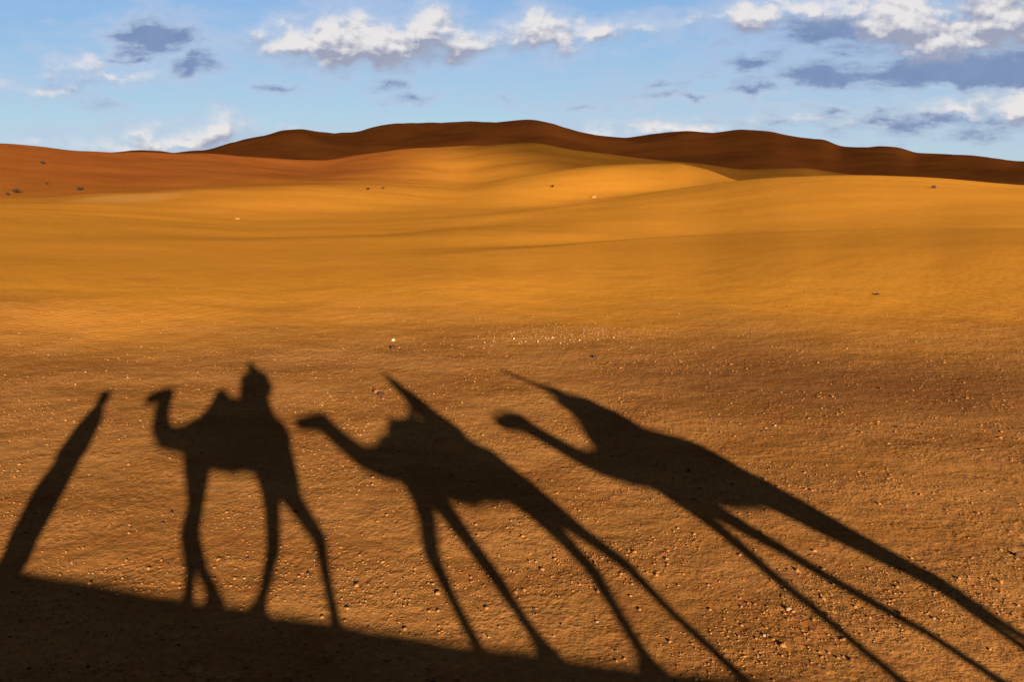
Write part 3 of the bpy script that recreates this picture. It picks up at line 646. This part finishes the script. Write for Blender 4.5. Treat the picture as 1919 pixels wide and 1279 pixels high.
person('rider on the middle camel in a white robe, upright with a tall wrapped turban', (-3.92, 4.22, 0), (-3.80, 4.52, 0), (-3.70, 4.76, 0), (-3.615, 4.90, 0),
       [(pt(-3.78, 4.70, -.15), pt(-3.74, 4.45, -.2), pt(-3.50, 4.38, -.10), Vector((0, 0, -1))), (pt(-3.78, 4.70, .15), pt(-3.74, 4.45, .2), pt(-3.50, 4.38, .10), Vector((0, 0, -1)))],
       legs_astride(-3.95, 4.2), [C((-3.92, 4.22, 0, .19, 1.1), (-4.15, 4.02, 0, .14, 1.2)), C((-3.84, 4.40, 0, .16), (-3.74, 4.72, 0, .13))], M_WHITE, M_ORNG, turban_tip=(-3.51, 5.21, 0), wrap=[C((-3.68, 4.92, 0, .09), (-3.60, 5.06, 0, .075), (-3.53, 5.17, 0, .05))])
person('rider on the last camel leaning forward with one arm raised high', (-7.95, 4.36, 0), (-7.80, 4.62, 0), (-7.60, 4.78, 0), (-7.44, 4.90, 0),
       [(pt(-7.62, 4.74, -.14), pt(-7.36, 4.92, -.16), pt(-7.16, 5.08, -.08), Vector((0, 0, 1))), (pt(-7.66, 4.70, .14), pt(-7.40, 4.55, .2), pt(-7.16, 4.74, .10), U)],
       legs_astride(-7.95, 4.3), [C((-7.90, 4.40, 0, .22), (-7.55, 4.50, 0, .20), (-7.25, 4.45, 0, .14)), C((-7.75, 4.66, 0, .19), (-7.50, 4.72, 0, .17)), C((-7.45, 4.72, .02, .12), (-7.22, 4.70, .05, .09))], M_BLUE, M_WHITE)
sr = fused('walking_stick', [C((-7.24, 5.00, -.06, .06), (-7.08, 5.15, -.06, .058), (-6.78, 5.45, -.06, .052))], M_ROPE, empty('tmp', (0, 0, 0)), .010, 2)
tmp = sr.parent; sr.parent = None; bpy.data.objects.remove(tmp)
tag(sr, 'long stout stick held up by the rider on the last camel', 'stick')

# guide on foot ahead of the camels
person('guide on foot at the head of the line in a long robe', (3.57, 3.42, 0), (3.56, 3.76, 0), (3.585, 4.10, 0), (3.60, 4.36, 0),
       [(pt(3.56, 4.02, -.20), pt(3.54, 3.66, -.25), pt(3.72, 3.40, -.22), Vector((0, 0, -1))), (pt(3.56, 4.02, .20), pt(3.50, 3.66, .26), pt(3.62, 3.38, .26), Vector((0, 0, -1)))],
       [[(3.60, 3.3, -.09), (3.66, 2.85, -.10), (3.62, 2.40, -.10)], [(3.50, 3.3, .09), (3.55, 2.85, .10), (3.42, 2.42, .10)]],
       [C((3.57, 3.42, 0, .17, 1.1), (3.60, 3.05, 0, .22, 1.0), (3.56, 2.62, 0, .18, 1.0)), C((3.59, 3.5, 0, .22, 1.1), (3.57, 3.90, 0, .185, 1.2), (3.58, 4.10, 0, .12, 1.2))], M_BLUE, M_WHITE, turban_tip=(3.60, 4.52, 0), wrap=[C((3.58, 4.24, 0, .10), (3.58, 4.42, 0, .12), (3.62, 4.46, 0, .11))])

# ------------------------------------------------------------------ a bank of cloud behind the camera whose shadow lies on the far hills
def shade_cloud():
    hgt = 620.0; off = -LDIR * (hgt / -LDIR.z)
    ctrs = []
    rs = random.Random(3)
    for k_ in range(170):
        az = -.50 + 1.35 * (k_ % 17) / 16 + rs.uniform(-.03, .03); r = 380 - 150 * float(sstep(az, .14, .26)) + (50 + 15 * float(sstep(az, .14, .26))) * (k_ // 17) + rs.uniform(-12, 12)
        ctrs.append((Vector((r * math.sin(az), r * math.cos(az), 20)), rs.uniform(55, 80)))
    root = empty('tmp', off)
    o_ = fused('cloud', [[(c + off, r, 1.0)] for c, r in ctrs], None, root, 14, 3)
    me = o_.data; co = np.empty(len(me.vertices) * 3, np.float32); me.vertices.foreach_get('co', co); co = co.reshape(-1, 3)
    mid_ = co[:, 2].mean(); co[:, 2] = mid_ + (co[:, 2] - mid_) * .5 + fbm(co[:, 0] / 45, co[:, 1] / 45, 4) * 12
    co[:, :2] += np.stack([fbm(co[:, 0] / 70, co[:, 1] / 70 + 5, 3), fbm(co[:, 0] / 70 + 9, co[:, 1] / 70, 3)], -1) * 26
    me.vertices.foreach_set('co', co.ravel()); me.update()
    o_.parent = None; o_.location = off; bpy.data.objects.remove(root)
    m_ = bpy.data.materials.new('cloud'); m_.use_nodes = True; k = NT(m_.node_tree)
    d = k.n('ShaderNodeBsdfDiffuse'); d.inputs[0].default_value = c4(.85, .85, .87); t = k.n('ShaderNodeBsdfTransparent')
    mx = k.n('ShaderNodeMixShader'); mx.inputs[0].default_value = .47; k.link(t.outputs[0], mx.inputs[1]); k.link(d.outputs[0], mx.inputs[2])
    out = k.n('ShaderNodeOutputMaterial'); k.link(mx.outputs[0], out.inputs[0])
    me.materials.clear(); me.materials.append(m_)
    return tag(o_, kind='structure')
shade_cloud()
